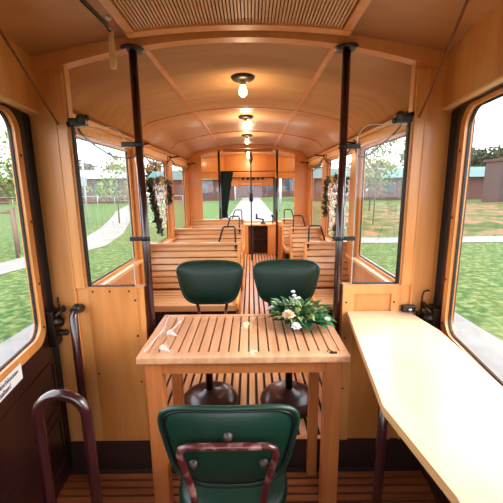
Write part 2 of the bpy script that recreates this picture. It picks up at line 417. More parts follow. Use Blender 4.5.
# ------------------------------------------------------------------ platform sides: header, doors
def tmap(s, off=0.0):
    # local: x = inward distance from the door plane, y = true Y, z = true Z
    return lambda c: Vector((s*((1.03 + off) - TAPER*(YB - c.y) - c.x), c.y, c.z))
dn = 0
for s, nm in ((-1, 'left'), (1, 'right')):
    mb = MB().use(M['wood']); mb.box((.05, -.95, 1.955), (.075, YB, 2.26)); mb.box((-.06, -.95, 1.96), (.05, YB, 1.98))
    mb.use(M['woodpale']).box((.045, -.95, 1.945), (.077, YB - .01, 1.957), .003)
    mb.map(tmap(s)); struct('trim_%d' % (9 if s < 0 else 10), mb, label='wooden header panel above the %s platform door' % nm)
    mb = MB().use(M['riser']); mb.box((-.10, -.95, -.05), (-.06, YB + .12, 2.2)) if False else None
    mb.use(M['dark']).box((-.05, 1.70, -.05), (-.02, 1.75, 2.0)); mb.use(M['riser']); mb.box((-.09, YB + .0, -.05), (-.05, YB + .14, 2.2)); mb.box((-.09, -.95, -.06), (-.05, .0, 2.2)); mb.box((-.09, -.1, -.06), (-.05, YB, .35)); mb.box((-.05, -.95, 1.98), (-.09, YB, 2.3))  # black column paints the dark void beyond the door edge
    mb.map(tmap(s)); struct('wall_platform_' + nm, mb, label='dark outer wall and painted gap-shade column of the platform on the ' + nm)
    # sliding door leaf
    dn += 1
    d = sroot('door_%d' % dn, 'maroon sliding platform door with a rounded window on the %s' % nm)
    ya, yb = .55, 1.548
    hole = rrect(ya - .05, yb + .045, .848, 1.94, .09); outer = rrect(.40, 1.655, .02, 1.95, .001)
    MB().strip(outer, hole, -.02, .02).map(tmap(s)).build('door_leaf', M['maroon'], d)
    gl = rrect(ya, yb, .895, 1.925, .075)
    MB().box((-.02, 1.64, .02), (.024, 1.70, 1.95), .004).map(tmap(s)).build('gap_shade_strip', M['dark'], d)  # black strip paints the dark gap between door leaf and jamb
    MB().strip(hole, gl, -.014, .022).map(tmap(s)).build('window_frame', M['woodtrim'], d)
    gl2 = rrect(ya + .006, yb - .006, .901, 1.919, .07)
    MB().strip(gl, gl2, -.006, .006).map(tmap(s)).build('window_seal', M['dark'], d)
    MB().prism(gl2, -.002, .002, 'x').map(tmap(s)).build('window_pane', M['glass'], d)
    p = MB()
    for zz in (.12, .45): p.strip(rrect(.5, 1.62, zz, zz + .28, .01), rrect(.515, 1.605, zz + .015, zz + .265, .01), .02, .026)
    p.map(tmap(s)).build('panel_moulding', M['maroon'], d)
    sc = MB()
    for q in ((1.565, 1.75), (1.575, 1.45), (1.575, 1.15), (1.565, .93), (1.3, .865)): sc.lathe([(0, .003), (.006, .002), (.007, 0)], (.026, q[0], q[1]), 8, 'x')
    sc.map(tmap(s)).build('screw', M['iron'], d)
    # latch
    l = MB(); l.box((.02, 1.60, .80), (.06, 1.68, .99), .008)
    l.lathe([(0, .05), (.02, .045), (.026, .02), (.026, 0)], (.05, 1.63, .93), 16, 'x')
    l.lathe([(0, .06), (.016, .05), (.018, 0)], (.05, 1.655, .86), 14, 'x')
    l.tube([(.075, 1.60, .97), (.09, 1.62, .99), (.09, 1.66, 1.0), (.08, 1.68, .97)], .01, 8)
    l.map(tmap(s)).build('door_latch', M['iron'], d)
    # second leaf nearer the camera
    e = sroot('door_%d' % (dn + 2), 'second maroon door leaf on the %s, nearer the tram end' % nm)
    hole2 = rrect(-.66, .34, .835, 1.94, .09); MB().strip(rrect(-.94, .40, .02, 1.95, .001), hole2, -.02, .02).map(tmap(s)).build('door_leaf', M['maroon'], e)
    MB().prism(hole2, -.002, .002, 'x').map(tmap(s)).build('window_pane', M['glass'], e)
# unseen tram end behind the camera, window widened to light the platform
mb = MB().use(M['wood']); mb.box((-.68, -1.0, -.06), (.68, -.95, .95)).box((-.68, -1.0, 1.95), (.68, -.95, 2.32)).box((-.68, -1.0, .95), (-.6, -.95, 1.95)).box((.6, -1.0, .95), (.68, -.95, 1.95))
struct('wall_rear', mb, label='unseen wooden end wall of the tram, window sized for its light')
r = sroot('window_12'); MB().box((-.6, -.978, .95), (.6, -.972, 1.95)).build('window_pane', M['glass'], r)

# ------------------------------------------------------------------ far partition and driver platform
for s, nm in ((-1, 'left'), (1, 'right')):
    mb = MB().use(M['wood']); mb.box((s*.80, YE, ZS), (s*1.03, YE + .04, 2.2)); mb.box((s*.53, YE, ZS), (s*.80, YE + .04, .93))
    mb.box((s*.52, YE, 1.83), (s*.80, YE + .04, 1.86))
    struct('wall_far_partition_' + nm, mb, label='%s half of the far wooden partition' % nm)
# front bay: polygon in plan
PL = [(-1.03, YE + .04), (-1.0, 6.75), (-.52, 7.4), (.56, 7.4), (1.0, 6.75), (1.03, YE + .04)]
def bay(z0, z1, th=.03, mat=M['wood'], segs=range(5)):
    mb = MB().use(mat)
    for k in segs:
        (ax, ay), (bx, by) = PL[k], PL[k+1]; d = Vector((bx-ax, by-ay)).normalized(); n = Vector((-d.y, d.x))*th
        mb.hexa([(ax, ay, z0), (bx, by, z0), (bx+n.x, by+n.y, z0), (ax+n.x, ay+n.y, z0), (ax, ay, z1), (bx, by, z1), (bx+n.x, by+n.y, z1), (ax+n.x, ay+n.y, z1)])
    return mb
struct('wall_front', bay(ZS - .06, .86), label='wood lined front bulkhead of the driver platform')
struct('wall_front_upper', bay(1.77, 2.32, segs=(0, 1, 3, 4)), label='wood lining above the bay windows')
struct('wall_front_header', bay(1.62, 2.32, segs=(2,)), label='wooden header above the front window')
mull = MB()
for (px, py) in PL[1:5]: mull.box((px - .03, py - .03, .86), (px + .03, py + .03, 1.8))
for t_ in (.33, .66):
    for (a, b) in ((PL[0], PL[1]), (PL[4], PL[5])):
        px, py = a[0] + (b[0]-a[0])*t_, a[1] + (b[1]-a[1])*t_; mull.box((px - .02, py - .02, .86), (px + .02, py + .02, 1.8))
struct('trim_11', mull, plain('dark_teal_post', lin(52, 66, 62), .5), 'slender dark posts between the bay windows')
for k in range(5):
    r = sroot('window_%d' % (13 + k)); bay(.86, 1.78 if k != 2 else 1.63, .004, M['glass'], (k,)).build('window_pane', M['glass'], r)

# ------------------------------------------------------------------ ceiling grille, lamps
g = thing('ceiling_grille', 'slatted wooden ventilation grille overhead between camera and partition', 'grille', (0, 0, 0))
mb = MB(); x = -.44
while x < .44:
    z = zp_(x) - .022; mb.box((x, .35, z), (x + .009, 1.585, z + .02)); x += .0138
mb.build('grille_slats', M['ceil'], g)
fr = rib(1.58, 1.63, .03, zp_, -.485, .485)
for sx_ in (-1, 1): fr.box((sx_*.445, .33, zp_(.46) - .028), (sx_*.485, 1.6, zp_(.46) + .01))
fr.build('grille_frame', M['woodtrim'], g)
bk = MB(); 
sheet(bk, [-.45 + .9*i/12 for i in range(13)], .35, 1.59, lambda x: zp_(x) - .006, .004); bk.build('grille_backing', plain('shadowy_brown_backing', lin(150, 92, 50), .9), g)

LAMPS = [(2.36, 'first brass-bulb ceiling lamp beyond the near partition, largest of the row'), (3.60, 'second ceiling lamp from the near partition'),
         (4.84, 'third ceiling lamp, the last before the far arched beam'), (6.3, 'fourth ceiling lamp, just beyond the far arched beam'), (7.05, 'farthest ceiling lamp, above the front window header')]
l0 = None
for i, (yy, lb) in enumerate(LAMPS):
    zc = zs_(0) if yy < YE else zf_(0)
    if l0 is None:
        l0 = o = thing('ceiling_lamp', lb, 'lamp', (0, yy, zc), 0, 'row of bare bulb ceiling lamps')
        MB().lathe([(0, 0), (.076, 0), (.076, -.012), (.064, -.022), (.036, -.026), (.0, -.026)]).build('lamp_plate', M['bulbbase'], o)
        MB().lathe([(.017, -.024), (.02, -.05), (.018, -.052), (0, -.052)]).build('bulb_socket', M['gold'], o)
        MB().lathe([(.013, -.05), (.018, -.062), (.026, -.08), (.028, -.095), (.024, -.11), (.012, -.121), (0, -.123)]).build('light_bulb', M['bulb'], o)
    else:
        o = copy_tree(l0); o.location = (0, yy, zc); o['label'] = lb.replace('brass-bulb ', '')
    ld = bpy.data.lights.new('bulb_light', 'POINT'); ld.energy = 1.0 if yy < YE else 0.8; ld.color = (1, .72, .42); ld.shadow_soft_size = .04
    lo_ = bpy.data.objects.new('bulb_light', ld); COL.objects.link(lo_); lo_.parent = o; lo_.location = (0, 0, -.17)
l0['label'] = 'nearest bare bulb ceiling lamp, on a black plate beyond the near partition'

# ------------------------------------------------------------------ poles
def pole(x, y, ztop, zbot, label, brackets, grp, r=.0195):
    t = thing('grab_pole', label, 'pole', (x, y, zbot), 0, grp); h = ztop - zbot
    MB().tube([(0, 0, 0), (0, 0, h)], r, 16).build('pole_tube', M['mtube'], t)
    MB().lathe([(0, h), (.055, h), (.055, h - .008), (.03, h - .010), (r, h - .014)], n=20).build('ceiling_flange', M['black'], t)
    MB().lathe([(0, 0), (.05, 0), (.05, .008), (r, .02)], n=20).build('floor_flange', M['black'], t)
    for (bz, dx) in brackets:
        b = MB(); b.tube([(0, 0, bz - zbot - .010), (0, 0, bz - zbot + .010)], r + .003, 14)
        b.box((0 if dx > 0 else dx, -.010, bz - zbot - .011), (dx if dx > 0 else 0, .012, bz - zbot + .011), .003)
        b.build('glass_clamp', M['black'], t)
    return t
pole(-.498, YB + .02, 2.236, ZS, 'dark maroon floor-to-ceiling pole on the left of the near partition', [(1.81, -.085), (1.345, -.08)], 'poles at the near partition')
pole(.498, YB + .02, 2.232, ZS, 'dark maroon floor-to-ceiling pole on the right of the near partition', [(1.79, .085), (1.335, .08)], 'poles at the near partition')
pole(-.50, YE + .045, 2.215, ZS, 'thin dark pole beside the green curtain at the far partition', [], 'poles at the far partition', .02)
pole(.50, YE + .045, 2.215, ZS, 'thin dark pole on the right of the far partition', [], 'poles at the far partition', .02)
t = thing('centre_pole', 'thin dark pole standing in the middle of the far driver platform', 'pole', (.05, 6.5, ZS))
MB().tube([(0, 0, 0), (0, 0, 2.09)], .012, 10).build('pole_tube', M['iron'], t)
MB().lathe([(.0, 1.14), (.03, 1.15), (.04, 1.2), (.04, 1.26), (.03, 1.3), (0, 1.31)], n=14).build('pole_knob', M['black'], t)
MB().lathe([(.012, 1.85), (.035, 1.92), (.035, 1.98), (.012, 2.05)], n=14).build('upper_collar', M['black'], t)

# ------------------------------------------------------------------ table
t = thing('slatted_table', 'pine table with a slatted top standing in the partition opening', 'table', (.006, 1.545, 0))
TW, TD, TH = .452, .245, .90
mb = MB(); n = 19; xs0 = -TW + .035; step = (2*TW - .07) / n
for k in range(n): mb.box((xs0 + k*step + .0035, -TD + .05, TH - .028), (xs0 + (k+1)*step - .0035, TD - .03, TH - .003), .002)
mb.build('top_slats', M['table'], t)
mb = MB(); mb.box((-TW, -TD, TH - .03), (TW, -TD + .05, TH), .004).box((-TW, TD - .03, TH - .03), (TW, TD, TH), .004)
mb.box((-TW, -TD + .05, TH - .03), (-TW + .035, TD - .03, TH), .003).box((TW - .035, -TD + .05, TH - .03), (TW, TD - .03, TH), .003)
mb.build('top_frame', M['table'], t)
MB().box((-TW + .03, -TD + .04, TH - .045), (TW - .03, TD - .04, TH - .032)).build('top_support', M['riser'], t)
mb = MB()
YBK = .125
mb.box((-.40, -TD + .025, TH - .088), (.40, -TD + .045, TH - .03)).box((-.40, YBK - .01, TH - .088), (.40, YBK + .01, TH - .03))
mb.box((-.405, -TD + .05, TH - .088), (-.385, YBK, TH - .03)).box((.385, -TD + .05, TH - .088), (.405, YBK, TH - .03))
mb.build('apron', M['tableleg'], t)
for (lx, ly) in ((-.388, -TD + .05), (.388, -TD + .05), (-.365, YBK - .03), (.365, YBK - .03)):
    hw_ = .036 if ly < 0 else .026
    MB().box((lx - hw_, ly - hw_ + .004, 0), (lx + hw_, ly + hw_ - .004, TH - .03), .004).build('table_leg', M['tableleg'], t)
# clear plastic sheet
t = thing('plastic_sheet', 'clear plastic film spread over the slatted table, creased at the left corner', 'table cover', (0, 1.545, TH))
mb = MB(); nx, ny = 24, 12; V = []
for j in range(ny+1):
    V.append([])
    for i in range(nx+1):
        x = -.41 + .83*i/nx; y = -.225 + .40*j/ny
        V[-1].append(mb.bm.verts.new((x, y, .002 + .0012*math.sin(i*1.3 + j*.7))))
for j in range(ny):
    for i in range(nx): mb._f([V[j][i], V[j][i+1], V[j+1][i+1], V[j+1][i]], True)
mb.build('film_sheet', M['plastic'], t)
mb = MB()
def crease(pts, r): mb.tube(pts, r, 6)
crease([(-.36, .20, .006), (-.34, .13, .008), (-.345, .06, .007), (-.37, .0, .006), (-.36, -.04, .006)], .003)
crease([(-.42, .21, .006), (-.36, .205, .006), (-.33, .17, .008), (-.335, .1, .008)], .0025)
crease([(-.425, -.2, .006), (-.40, 0, .008), (-.41, .2, .006)], .0025)
for (cx, cy, a) in ((-.37, -.17, .4), (-.375, -.015, .2)):
    p = [Vector((cx, cy, .003)), Vector((cx + .075*math.cos(a), cy - .035, .003)), Vector((cx + .02, cy + .045, .004)), Vector((cx + .015, cy + .005, .022))]
    v = [mb.bm.verts.new(q) for q in p]
    for q in ((0, 1, 3), (1, 2, 3), (2, 0, 3)): mb._f([v[k] for k in q])
mb.build('film_crease', M['film'], t)
mb = MB(); mb.box((.375, -.225, 0), (.405, -.212, .005), .001).tube([(.39, -.218, .005), (.372, -.2, .008), (.366, -.21, .004)], .0022, 6)
o = tag(mb.build('cover_clip', M['iron']), 'small dark clip on the near right corner of the slatted table', 'clip'); o.location = (0, 1.545, TH)

# ------------------------------------------------------------------ chairs
def chair(label, loc, rz, zfloor):
    t = thing('swivel_chair', label, 'chair', loc, rz, 'green vinyl swivel chairs around the table')
    # faces local +Y ; backrest at y = -.19
    W = .24
    def outl(a):
        c_, s_ = math.cos(a), math.sin(a); e = 2 / (5.2 if s_ > 0 else 3.6)
        u = math.copysign(abs(c_)**e, c_); v = math.copysign(abs(s_)**e, s_)
        return u*(W - .034*(1 - v)), v*.15 - .008*u*u
    def pt(a, r, front):
        u, v = outl(a); u *= r; v *= r
        return Vector((u, -.235 + .55*u*u + (.028 if front else -.024)*(1 - r**5) - .06*v, .768 + v))
    mb = MB(); N = 48
    for front in (0, 1):
        rings = [[mb.bm.verts.new(pt(2*PI*k/N, r, front)) for k in range(N)] for r in (1, .97, .92, .82, .6, .3)]
        cen = mb.bm.verts.new(pt(0, 0, front))
        for A, B in zip(rings, rings[1:]):
            for k in range(N): mb._f([A[k], A[(k+1) % N], B[(k+1) % N], B[k]], True)
        for k in range(N): mb._f([rings[-1][k], rings[-1][(k+1) % N], cen], True)
    bmesh.ops.remove_doubles(mb.bm, verts=mb.bm.verts[:], dist=.0004)
    b = mb.build('backrest', M['green'], t)
    MB().tube([pt(2*PI*k/N, 1.0, 0) + Vector((0, -.004, 0)) for k in range(N)], .010, 8, True).build('edge_roll', M['green'], b)
    MB().tube([pt(2*PI*k/N, .95, 0) + Vector((0, -.004, 0)) for k in range(N)], .0045, 6, True).build('edge_piping', M['black'], b)
    # frame on the back
    y0 = -.285
    L = [(-.09, -.10, .43), (-.09, -.2, .425), (-.092, -.26, .45), (-.096, y0 - .005, .52), (-.115, y0, .65), (-.138, y0, .74)]
    L += [(-.150, y0 - .002, .785), (-.145, y0 - .004, .808), (-.122, y0 - .006, .818)]
    R = [(-p[0], p[1], p[2]) for p in L[::-1]]
    MB().tube(L + [(-.05, y0 - .008, .82), (.05, y0 - .008, .82)] + R, .0115, 12).build('back_frame', M['chip'], t)
    for (bx, bz) in ((0, .836), (-.112, .735), (.112, .735)):
        MB().lathe([(0, -.016), (.012, -.012), (.015, 0)], (bx, -.268 + .3*bx*bx, bz), 12, 'y').build('bolt_cap', M['brownpad'], t)
    # seat
    mb = MB(); N2 = 40; prof = [(0, .47), (.75, .475), (.93, .468), (1.0, .445), (.98, .42), (.9, .405), (0, .405)]; rings = []
    for r, z in prof:
        if r == 0: rings.append([mb.bm.verts.new((0, 0, z))]); continue
        ring = []
        for k in range(N2):
            a = 2*PI*k/N2; c_, s_ = math.cos(a), math.sin(a); e = 2/3.2
            ring.append(mb.bm.verts.new((math.copysign(abs(c_)**e, c_)*.215*r, math.copysign(abs(s_)**e, s_)*.205*r, z)))
        rings.append(ring)
    for A, B in zip(rings, rings[1:]):
        for k in range(N2):
            q = []
            for v in (A[k % len(A)], A[(k+1) % len(A)], B[(k+1) % len(B)], B[k % len(B)]):
                if v not in q: q.append(v)
            if len(q) > 2: mb._f(q, True)
    mb.build('seat', M['green'], t)
    MB().box((-.12, -.12, .375), (.12, .12, .405), .006).build('seat_plate', M['black'], t)
    MB().tube([(0, 0, .09), (0, 0, .38)], .024, 16).build('stem', M['black'], t)
    MB().lathe([(0, 0), (.19, 0), (.192, .012), (.186, .03), (.172, .05), (.14, .068), (.10, .08), (.05, .088), (.035, .10), (0, .10)], n=40).build('pedestal_base', M['dome'], t)
    return t
chair('green vinyl swivel chair in the foreground, seen from behind with its chipped maroon back frame', (-.035, 1.19, 0), 0, 0)
chair('green vinyl swivel chair beyond the table on the left, facing the camera', (-.245, 2.04, ZS), PI, ZS)
chair('green vinyl swivel chair beyond the table on the right, partly behind the flowers', (.285, 2.04, ZS), PI, ZS)

# ------------------------------------------------------------------ counter
t = thing('side_counter', 'long pale plywood counter along the right platform door', 'counter', (0, 0, 0))
poly = [(.548, 1.683), (.835, 1.683), (.868, 1.66), (.898, 1.43), (.862, 1.0), (.775, .2), (.45, .2), (.462, .48), (.475, .60), (.436, .905)]
mb = MB().use(M['counter'])
mb.prism(poly, .922, .95)
for fc in mb.bm.faces:
    if abs(fc.normal.z) < .5: pass
mb.bm.normal_update()
mb.use(M['counteredge'])
for fc in mb.bm.faces:
    if abs(fc.normal.z) < .5: fc.material_index = 1
mb.build('counter_top', None, t)
for (lx, ly) in ((.575, 1.22), (.66, .62)):
    mb = MB(); mb.tube([(lx, ly, 0), (lx, ly, .922)], .02, 14).lathe([(0, 0), (.045, 0), (.045, .008), (.02, .014)], (lx, ly, 0), 18).lathe([(0, .922), (.045, .922), (.045, .914), (.02, .908)], (lx, ly, 0), 18)
    mb.build('support_leg', M['mtube'], t)
MB().box((.60, 1.30, .86), (.88, 1.36, .922)).build('support_batten', M['riser'], t)
MB().box((.60, .7, .86), (.80, .76, .922)).build('support_batten', M['riser'], t)

# ------------------------------------------------------------------ hand rails
def hoop(xc, y, w_, ztop, label, leanx=0):
    t = thing('grab_rail', label, 'hand rail', (xc, y, 0))
    pts = [(-w_ + leanx, 0, .01), (-w_, 0, ztop - w_)] + [(p[0], 0, p[2]) for p in arc((0, ztop - w_), w_, PI, 0, 14)][1:-1] + [(w_, 0, ztop - w_), (w_ + leanx, 0, .01)]
    MB().tube(pts, .018, 16).build('rail_tube', M['mtube'], t)
    for sx_ in (-1, 1): MB().lathe([(0, 0), (.045, 0), (.045, .008), (.02, .016)], (sx_*w_ + leanx, 0, 0), 18).build('floor_flange', M['mtube'], t)
hoop(-.592, 1.0, .082, .935, 'glossy maroon hooped grab rail at the lower left')
t = thing('stanchion_rail', 'upright maroon grab rail fixed to the left partition post', 'hand rail', (-.855, 1.60, 0))
MB().tube([(0, .07, .98), (0, .03, 1.0), (0, 0, .97), (0, 0, .5), (0, 0, 0)], .02, 14).build('rail_tube', M['mtube'], t)
MB().tube([(0, .078, .985), (0, .04, 1.0), (0, .015, .99)], [.024, .023, .022], 14).build('top_bracket', M['black'], t)
# bare hooks and latch bits on right jamb
t = thing('door_hook', 'thin bent iron hook rising from the jamb beside the right door', 'hook', (.925, 1.66, .93))
MB().tube([(0, 0, 0), (0, 0, .11), (.006, 0, .13), (.02, 0, .138), (.034, 0, .136)], .005, 8).build('hook_rod', M['iron'], t)
MB().box((-.015, -.005, -.03), (.015, .026, .02), .003).build('hook_plate', M['iron'], t)
t = thing('wall_catch', 'small black catch on the right partition post above the counter', 'catch', (.865, 1.655, .965))
MB().box((-.035, 0, -.015), (.03, .03, .02), .005).build('catch_body', M['black'], t)
MB().lathe([(0, -.012), (.01, -.01), (.01, 0)], (0, 0, .002), 10, 'y').build('catch_pin', M['chrome'], t)
mb = MB()
for k in range(7):
    z = 1.03 - k*.02; pts = [(.006*math.cos(a) if k % 2 else 0, 0 if k % 2 else .006*math.cos(a), z + .013*math.sin(a)) for a in [2*PI*j/8 for j in range(8)]]
    mb.tube([(p[0], p[1] + 1.655, p[2]) for p in pts], .003, 5, True)
mb.map(lambda c: c + Vector((-.955, 0, .01)))
tag(mb.build('latch_chain', M['iron']), 'short iron chain hanging at the left door latch', 'chain')

# ------------------------------------------------------------------ overhead bits on near platform
t = thing('emergency_handle', 'wooden pull handle hanging from a black bar on the ceiling', 'handle', (-.49, 1.2, 2.21))
MB().tube([(0, -.02, .02), (0, 0, -.015), (.012, .16, -.02), (.015, .19, -.03)], .008, 8).build('pull_bar', M['black'], t)
MB().lathe([(0, 0), (.010, -.003), (.011, -.06), (.014, -.12), (.011, -.135), (0, -.137)], (.015, .195, -.025), 12).build('wooden_grip', M['woodpale'], t)
for (px, py, lb) in ((-.52, 1.30, 'small metal plate on the ceiling beside the grille, nearer one'), (-.52, 1.50, 'small metal plate on the ceiling beside the grille, farther one')):
    o = tag(MB().lathe([(0, -.008), (.012, -.006), (.018, 0)], n=12).build('ceiling_plate', M['chrome']), lb, 'plate', 'metal plates on the ceiling'); o.location = (px, py, zp_(px)); o.scale = (1, 1.6, 1)
def cord(name, pts, r, label, mat=M['rope'], cat='cord', sub=8):
    P = [Vector(p) for p in pts]; out = []
    for i in range(len(P) - 1):
        a, b, c, d = P[max(i-1, 0)], P[i], P[i+1], P[min(i+2, len(P)-1)]
        for k in range(sub):
            u = k / sub; out.append(.5*((2*b) + (c - a)*u + (2*a - 5*b + 4*c - d)*u*u + (3*b - a - 3*c + d)*u**3))
    out.append(P[-1]); return tag(MB().tube(out, r, 6).build(name, mat), label, cat)
cord('bell_cord', [(-.73, .95, 2.235), (-.79, 1.25, 2.12), (-.845, 1.55, 1.97), (-.86, YB - .02, 1.90)], .005, 'brown cord slanting from the ceiling to the left partition post')
cord('bell_cord', [(.66, .95, 2.245), (.745, 1.25, 2.13), (.82, 1.55, 1.99), (.84, YB - .02, 1.915)], .005, 'brown cord slanting from the ceiling to the right partition post')
for s, nm in ((-1, 'left'), (1, 'right')):
    t = thing('cord_pulley', 'dark pulley block at the top of the %s glass screen' % nm, 'pulley', (s*.775, YB - .005, 1.915))
    MB().box((-.04, -.01, -.02), (.04, .03, .015), .006).tube([(-.05, 0, -.015), (.05, .01, .02)], .013, 8).build('pulley_block', M['black'], t)
    MB().lathe([(0, -.02), (.02, -.018), (.024, -.005), (.02, .0)], (s*-.02, .0, .008), 14, 'y').build('pulley_wheel', M['brownpad'], t)
    cord('signal_line', [(s*.76, YB, 1.91), (s*.97, 2.9, 2.012), (s*.97, 4.3, 2.018), (s*.97, YE - .02, 2.02)], .0055, 'pale cord running along the moulding above the %s windows' % nm, M['woodpale'])
    if s < 0: c = [(-.83, 1.78, 1.935), (-.86, 1.9, 1.885), (-.98, 2.41, 1.862), (-.985, 2.66, 1.838), (-.985, 3.065, 1.868), (-.985, 3.2, 1.955)]
    else: c = [(.83, 1.78, 1.96), (.98, 2.23, 1.95), (.985, 2.46, 1.90), (.985, 2.75, 1.848), (.985, 3.0, 1.848), (.985, 3.2, 1.955)]
    for (ya, yb) in ((3.2, 4.5), (4.5, YE - .05)):
        for k in range(1, 6):
            u = k/5; c.append((s*.985, ya + (yb - ya)*u, 1.955 - .12*math.sin(PI*u)))
    cord('drooping_wire', c, .0065, 'dark wire looping in sags across the tops of the %s windows' % nm, M['iron'], 'wire')
    for j, yy in enumerate((3.22, 4.52, YE - .12)):
        lb = ['nearest', 'middle', 'farthest'][j]
        q = thing('coat_bracket', '%s of the dark iron brackets above the %s window posts' % (lb, nm), 'bracket', (s*1.0, yy, 1.985), 0, 'iron brackets above the window posts')
        MB().tube([(0, 0, 0), (-s*.06, -.02, .006), (-s*.13, -.05, .012)], .009, 8).build('bracket_arm', M['iron'], q)
        MB().box((-.006, -.03, -.03), (.006, .03, .03), .003).build('bracket_plate', M['iron'], q)

# door sticker
root = tag(MB().box((.0, 1.03, .803), (.002, 1.32, .873)).map(tmap(-1, -.028)).build('door_notice', M['white']), 'white notice with black lettering stuck on the left maroon door', 'sign')
def text(body, size, mat, parent, mtx, name='lettering'):
    cu = bpy.data.curves.new(name, 'FONT'); cu.body = body; cu.size = size; cu.align_x = 'CENTER'; cu.extrude = .0003
    o = bpy.data.objects.new(name, cu); COL.objects.link(o); dg = bpy.context.evaluated_depsgraph_get(); dg.update()
    me = bpy.data.meshes.new_from_object(o.evaluated_get(dg)); bpy.data.objects.remove(o)
    o = bpy.data.objects.new(name, me); me.materials.clear(); me.materials.append(mat); COL.objects.link(o); o.matrix_world = mtx
    if parent: o.parent = parent; o.matrix_parent_inverse = parent.matrix_world.inverted()
    return o
dy = Vector((-TAPER, 1, 0)).normalized(); dz = Vector((0, 0, 1)); dx = dy.cross(dz)
for body, zz, yy in (('Türen geschlossen', .845, 1.175), ('halten!', .815, 1.19)):
    xx = -(1.03 - .028 - TAPER*(YB - yy)) + .0035
    text(body, .031, M['ink'], root, Matrix(((dy.x, dz.x, dx.x, xx), (dy.y, dz.y, dx.y, yy), (dy.z, dz.z, dx.z, zz), (0, 0, 0, 1))))

# ------------------------------------------------------------------ benches
def bench(label, x0, x1, yb, handle):
    t = thing('slatted_bench', label, 'bench', ((x0 + x1)/2, yb, ZS), 0, 'slatted wooden benches of the saloon')
    hw = (x1 - x0)/2; n = 12
    # profile of slats in (y,z) relative: back from top down, then seat forward
    mb = MB()
    def bk_(u): return (-.02 - .16*u - .05*math.sin(PI*u), .853 - .415*u)   # u 0 top 1 bottom
    nb = 7
    for k in range(nb):
        u0, u1 = k/nb + .012, (k+1)/nb - .018; a, b = bk_(u0), bk_(u1)
        mb.hexa([(-hw, b[0], b[1]), (hw, b[0], b[1]), (hw, b[0] + .018, b[1]), (-hw, b[0] + .018, b[1]), (-hw, a[0], a[1]), (hw, a[0], a[1]), (hw, a[0] + .018, a[1]), (-hw, a[0] + .018, a[1])])
    mb.build('backrest', M['bench'], t)
    mb = MB()
    ys = -.20
    for k in range(7):
        z = .43 + .012*math.sin(k/6*PI)*-1 + (.0 if k < 5 else .004)
        mb.box((-hw, ys - .062, z - .018), (hw, ys - .008, z), .003); ys -= .066
    mb.box((-hw, ys + .002, .38), (hw, ys + .018, .432), .004)
    mb.build('seat', M['bench'], t)
    yf = ys
    for sx_ in (-1, 1):
        x = sx_*(hw + .011)
        poly = [(0, 0), (0, .87), (-.05, .87), (-.20, .47), (yf, .45), (yf, .40), (-.16, .38), (-.12, 0)]
        MB().prism(poly, x - .011, x + .011, 'x').build('end_panel', M['woodtrim'], t)
    MB().box((-hw, -.03, 0), (hw, 0, .853)).build('back_board', M['wood'], t)
    MB().box((-hw - .01, -.06, .853), (hw + .01, .0, .875), .004).build('top_rail', M['bench'], t)
    MB().box((-hw, yf + .06, .02), (hw, yf + .08, .37)).build('under_seat_shade', M['dark'], t)  # black board paints the shade below the seat
    if handle:
        s = handle; x = s*(hw + .0)
        MB().tube([(x - s*.02, -.04, .69), (x - s*.02, -.045, .86), (x - s*.022, -.045, 1.02), (x - s*.03, -.045, 1.035), (x - s*.13, -.045, 1.035), (x - s*.145, -.045, 1.02), (x - s*.185, -.045, .885)], .009, 10).build('grab_handle', M['black'], t)
    return t
bn = [('nearest', 3.39), ('middle', 4.62), ('farthest', 5.90)]
for lb, yy in bn:
    bench('%s of the three wide slatted benches on the left of the aisle' % lb, -1.0, -.095, yy, 1)
    bench('%s of the three narrow slatted benches on the right of the aisle' % lb, .60, 1.0, yy, -1)

# ------------------------------------------------------------------ driver platform
t = thing('driver_console', 'wooden driving console with an open niche below the front window', 'console', (0, 7.19, ZS))
mb = MB().use(M['wood'])
mb.box((-.52, -.12, 0), (-.02, .17, .62), .006).build('cabinet', None, t)
MB().box((.40, -.12, 0), (.56, .17, .62), .006).build('cabinet', M['wood'], t)
MB().box((-.54, -.15, .62), (.58, .18, .655), .006).build('console_top', M['woodtrim'], t)
mb = MB(); mb.box((.10, .1, 0), (.40, .14, .6)).box((.10, -.02, .28), (.40, .1, .3)).box((-.02, -.1, 0), (.10, .17, .62)); mb.build('niche', M['riser'], t)
for i, (px, lb) in enumerate(((-.32, 'left black crank handle on the driving console'), (.30, 'right black crank handle on the driving console'))):
    q = thing('crank_handle', lb, 'controller handle', (px, 7.12, ZS + .655), 0, 'crank handles on the console')
    MB().lathe([(0, 0), (.06, 0), (.06, .03), (.025, .05), (.02, .1), (0, .1)], n=16).build('handle_hub', M['black'], q)
    MB().tube([(0, 0, .09), (-.13, -.02, .12), (-.14, -.02, .12)], .016, 8).tube([(-.14, -.02, .10), (-.14, -.02, .22)], .02, 8).build('crank_arm', M['black'], q)
q = tag(MB().tube([(0, 0, 0), (0, 0, .14)], .012, 8).lathe([(0, .2), (.03, .19), (.035, .16), (.012, .13)], n=12).build('brake_lever', M['black']), 'small upright black lever on the console right of the handles', 'lever'); q.location = (.50, 7.12, ZS + .655)
t = thing('equipment_rail', 'row of dark switches and gauges on the header above the front window', 'switch panel', (0, 7.36, 1.8))
MB().box((-.5, 0, -.01), (.55, .03, .005)).build('rail_bar', M['iron'], t)
for px in (-.12, -.02, .1, .2, .3): MB().lathe([(0, -.05), (.028, -.045), (.032, 0)], (px, 0, -.02), 12, 'y').build('switch_knob', M['iron'], t)
MB().box((-.15, .01, -.15), (.28, .03, -.12), .004).build('name_strip', M['woodpale'], t)
mb = MB(); nn = 14
rows = []
